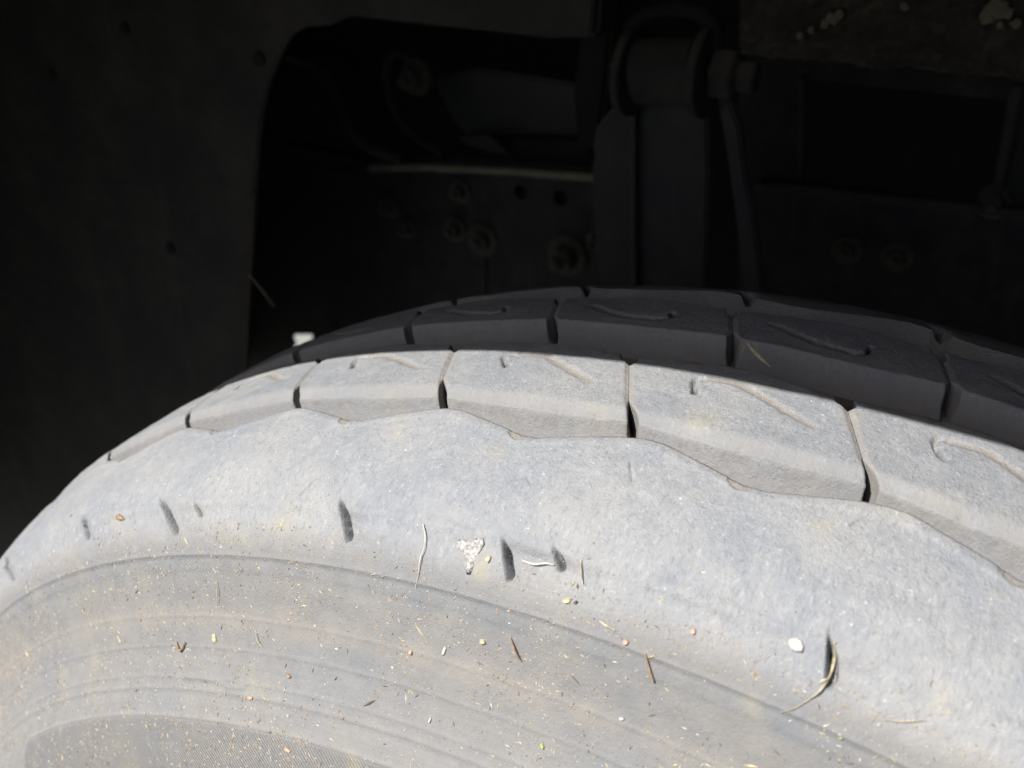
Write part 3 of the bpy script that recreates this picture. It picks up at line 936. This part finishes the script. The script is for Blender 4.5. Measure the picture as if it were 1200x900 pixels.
STRAW = flat_mat('dry_straw', (.29, .255, .165)); BARK = flat_mat('brown_bark', (.19, .125, .07)); PALE = flat_mat('pale_husk', (.36, .345, .31), .7, .25)
CHALK = flat_mat('white_dropping', (.25, .24, .225), .9, .5, 1500); RED = flat_mat('reddish_husk', (.36, .21, .15)); GREENISH = flat_mat('green_bit', (.22, .27, .09)); DARKBIT = flat_mat('dark_bit', (.05, .04, .035))

def stalk(name, pixels, radii, m, label, cat, lift=.00035, tread_y=None, group=None):
    if tread_y is None:
        pts = [on_side(x, y, lift + (l[0] if l else 0))[0] for (x, y, *l) in pixels]
    else:
        pts = [on_tread(x, y, tread_y, lift + (l[0] if l else 0)) for (x, y, *l) in pixels]
    sp_ = spline(pts, 6); n = len(sp_)
    rr = list(np.interp(np.linspace(0, 1, n), np.linspace(0, 1, len(radii)), radii))
    loc = Vector(sp_[0])
    mm = MB().tube([Vector(p) - loc for p in sp_], rr, 7)
    def fn(nm, me):
        o = obj(nm, me); o.location = loc; return o
    o = mm.build(name, m, smooth=True, fn=fn)
    return tag(o, label, cat, group)

def flake(name, px, py, outline, thick, m, label, cat, lift=.0001, group=None, bumpy=.15):
    """a lump/flake whose outline is given in pixels round (px, py)"""
    c, nrm = on_side(px, py, lift)
    top = []; pts = []
    k0 = 1.0 if name in ('bird_dropping', 'stone_chip') else .78
    for dx, dy in outline: pts.append(on_side(px + dx * k0, py + dy * k0, lift)[0])
    thick = thick * k0
    n = len(pts); cen = np.mean(pts, 0); V = []; F = []
    for k, (sc, hh) in enumerate(((1.0, -.00005), (1.0, thick * .35), (.82, thick * .8), (.45, thick))):
        for i, p in enumerate(pts):
            V.append(cen + (p - cen) * sc * (1 + bumpy * .4 * rnd.uniform(-1, 1)) + nrm * hh * (1 + bumpy * rnd.uniform(-1, 1)) - c)
    for k in range(3):
        for i in range(n): F.append((k * n + i, k * n + (i + 1) % n, (k + 1) * n + (i + 1) % n, (k + 1) * n + i))
    V.append(cen + nrm * thick * 1.02 - c)
    for i in range(n): F.append((3 * n + i, 3 * n + (i + 1) % n, 4 * n))
    me = new_mesh(name, np.array(V), F, m, True)
    o = obj(name, me); o.location = Vector(c)
    return tag(o, label, cat, group)

# the longest blade, in and below the right-hand notch
stalk('straw', [(978, 752), (977, 768, .0006), (972, 788, .0008), (964, 806, .0004), (950, 818), (930, 830), (915, 834)], [.00024, .00032, .00026, .00015, .00008, .00005], STRAW,
      'long pale yellow straw curving out of the right-hand shoulder notch', 'straw')
stalk('twig', [(599, 746), (604, 757, .0003), (608, 766, .0003), (612, 774)], [.0001, .00024, .00022, .00008], BARK, 'short brown twig lying alone on the middle of the sidewall', 'twig')
stalk('straw', [(610, 656), (620, 660, .0003), (628, 661, .0004), (640, 660, .0002), (648, 662)], [.00012, .0002, .0002, .00012], PALE, 'whitish bent straw lying between the two notches mid picture', 'straw')
stalk('root_fibre', [(498, 615), (500, 628, .0002), (499, 642, .0003), (494, 655, .0002), (491, 672), (487, 690)], [.00012, .00014, .00010, .00013, .00008, .00004], PALE, 'pale crooked root fibre standing above the ring, left of the white dropping', 'fibre')
stalk('straw', [(255, 680), (257, 692, .0003), (256, 710)], [.00006, .00012, .00005], STRAW, 'fine upright straw on the sidewall under the first ring, at left', 'straw')
stalk('straw', [(301, 738), (304, 750, .0002), (309, 757)], [.00008, .0001, .00005], STRAW, 'tiny slanted straw beside the brown husk on the lower left sidewall', 'straw')
stalk('twig', [(758, 765), (762, 780, .0002), (767, 796, .0003)], [.00012, .00018, .00028], BARK, 'knotty brown twig tip beneath the second ring right of the middle', 'twig')
stalk('straw', [(704, 727), (712, 732, .0003), (722, 738)], [.00014, .0002, .0001], STRAW, 'short yellow straw chip sitting on the moulded ring right of the middle', 'straw')
stalk('straw', [(1036, 843), (1060, 845, .0002), (1085, 844)], [.00006, .00009, .00005], STRAW, 'thin horizontal straw near the lower right corner', 'straw')
stalk('straw', [(683, 657), (682, 670, .0004), (683, 684)], [.00008, .00016, .00012], STRAW, 'fine upright straw to the right of the two middle notches', 'straw')
stalk('straw', [(208, 752), (213, 762, .0003), (219, 752, .0002)], [.0002, .0003, .0002], BARK, 'bent brown leaf bit on the left sidewall below the brown band', 'leaf bit')
# white dropping and flakes
flake('bird_dropping', 549, 645, [(-14, -6), (-10, -10), (-3, -11), (3, -9), (9, -13), (16, -13), (17, -6), (12, 1), (7, 7), (5, 16), (2, 24), (-2, 28), (-4, 20), (-4, 12), (-3, 5), (-7, 0), (-12, -2)], .00012, CHALK,
      'white crusty splash narrowing downwards, left of the middle notches', 'dropping', bumpy=.5)
flake('husk', 572, 655, [(-5, -2), (0, -5), (5, -4), (4, 1), (1, 6), (-3, 4)], .0006, STRAW, 'small golden husk just right of the white splash', 'husk')
flake('stone_chip', 933, 757, [(-10, -3), (-7, -8), (0, -10), (7, -6), (10, 1), (7, 7), (0, 7), (-6, 4)], .0008, PALE, 'smooth whitish pebble chip left of the long straw', 'pebble')
flake('husk', 813, 740, [(-4, -4), (2, -5), (4, -1), (3, 4), (-1, 5), (-4, 1)], .0006, RED, 'pinkish husk lying in front of the white pebble chip', 'husk')
flake('husk', 734, 752, [(-4, -3), (1, -4), (5, 0), (3, 4), (-2, 4)], .0006, RED, 'round reddish husk just under the moulded ring', 'husk')
flake('husk', 664, 704, [(-7, 1), (-5, -4), (2, -5), (7, -2), (5, 3), (-1, 4)], .0007, STRAW, 'tan husk with a dark tip above the moulded ring, right of the middle', 'husk')
flake('husk', 675, 706, [(-3, -1), (0, -3), (3, 0), (1, 2), (-2, 2)], .0005, DARKBIT, 'black crumb touching the tan husk above the ring', 'crumb')
flake('husk', 251, 748, [(-3, -6), (1, -8), (3, -2), (4, 5), (1, 8), (-2, 3)], .0005, STRAW, 'upright tan husk on the lower left sidewall, right of the bent leaf bit', 'husk')
flake('husk', 143, 607, [(-6, 2), (-4, -3), (0, -5), (3, -2), (6, 2), (2, 4), (-2, 4)], .0009, BARK, 'dark brown husk on the shoulder between the two leftmost notches', 'husk')
flake('husk', 338, 792, [(-3, -3), (1, -3), (4, 2), (1, 4), (-2, 2)], .0006, BARK, 'brown seed husk on the lower left sidewall beneath the middle ring', 'seed')
flake('husk', 482, 764, [(-2, -3), (1, -4), (3, 0), (1, 4), (-2, 2)], .0006, RED, 'tiny pink seed on the middle sidewall left of the brown twig', 'seed')
flake('husk', 566, 752, [(-5, 1), (-2, -5), (2, -3), (5, 2), (1, 3), (-2, 3)], .0005, STRAW, 'ragged tan husk just left of the brown twig', 'husk')
flake('leaf_bit', 520, 764, [(-2, 5), (-1, -3), (2, -9), (4, -5), (2, 3)], .0004, PALE, 'slim whitish leaf bit between the pink seed and the tan husk', 'leaf bit')
flake('leaf_bit', 504, 844, [(-2, 4), (0, -2), (2, -5), (2, 0), (0, 4)], .0005, PALE, 'white leaf bit near the bottom edge, left of the middle', 'leaf bit')
flake('seed', 636, 874, [(-3, -3), (0, -5), (3, 2), (2, 5), (-1, 2)], .0006, GREENISH, 'olive seed near the bottom edge right of the middle', 'seed')
flake('leaf_bit', 986, 864, [(-3, -1), (0, -3), (3, 0), (1, 2), (-2, 2)], .0004, GREENISH, 'bright green crumb near the lower right, under the long straw', 'crumb')
flake('leaf_bit', 293, 818, [(-4, -2), (0, -3), (5, -1), (3, 3), (-2, 3)], .0004, RED, 'orange flake above the corner of the knurled panel', 'leaf bit')
flake('leaf_bit', 336, 879, [(-5, -3), (-1, -4), (5, 2), (3, 4), (-3, 1)], .0004, RED, 'orange flake lying on the knurled panel at the bottom', 'leaf bit')
flake('leaf_bit', 728, 842, [(-4, -1), (1, -2), (5, 1), (0, 3)], .0004, PALE, 'flat white flake low on the sidewall right of the middle', 'leaf bit')
# straw caught between the shaded blocks
stalk('straw', [(876, 402, .002), (884, 412, .0018), (893, 421, .001), (903, 430)], [.00022, .00045, .0004, .00015], STRAW, 'tan straw caught in the shaded slot between two tread blocks', 'straw', tread_y=.082)
stalk('straw', [(868, 415), (874, 405, .0012), (881, 401, .0015), (888, 404, .001)], [.00008, .00012, .00012, .00006], STRAW, 'wispy fibre tangled round the straw in the shaded slot', 'fibre', tread_y=.082)
def shield_straw():
    pts = [at(x, y, .228) for x, y in ((292, 322), (305, 337), (321, 359))]
    sp_ = spline(pts, 4); loc = Vector(sp_[0])
    def fn(nm, me):
        o = obj(nm, me); o.location = loc; return o
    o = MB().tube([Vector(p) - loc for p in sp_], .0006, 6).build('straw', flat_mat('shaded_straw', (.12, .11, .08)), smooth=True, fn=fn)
    tag(o, 'thin straw poking out from the edge of the dark splash shield', 'straw')
shield_straw()
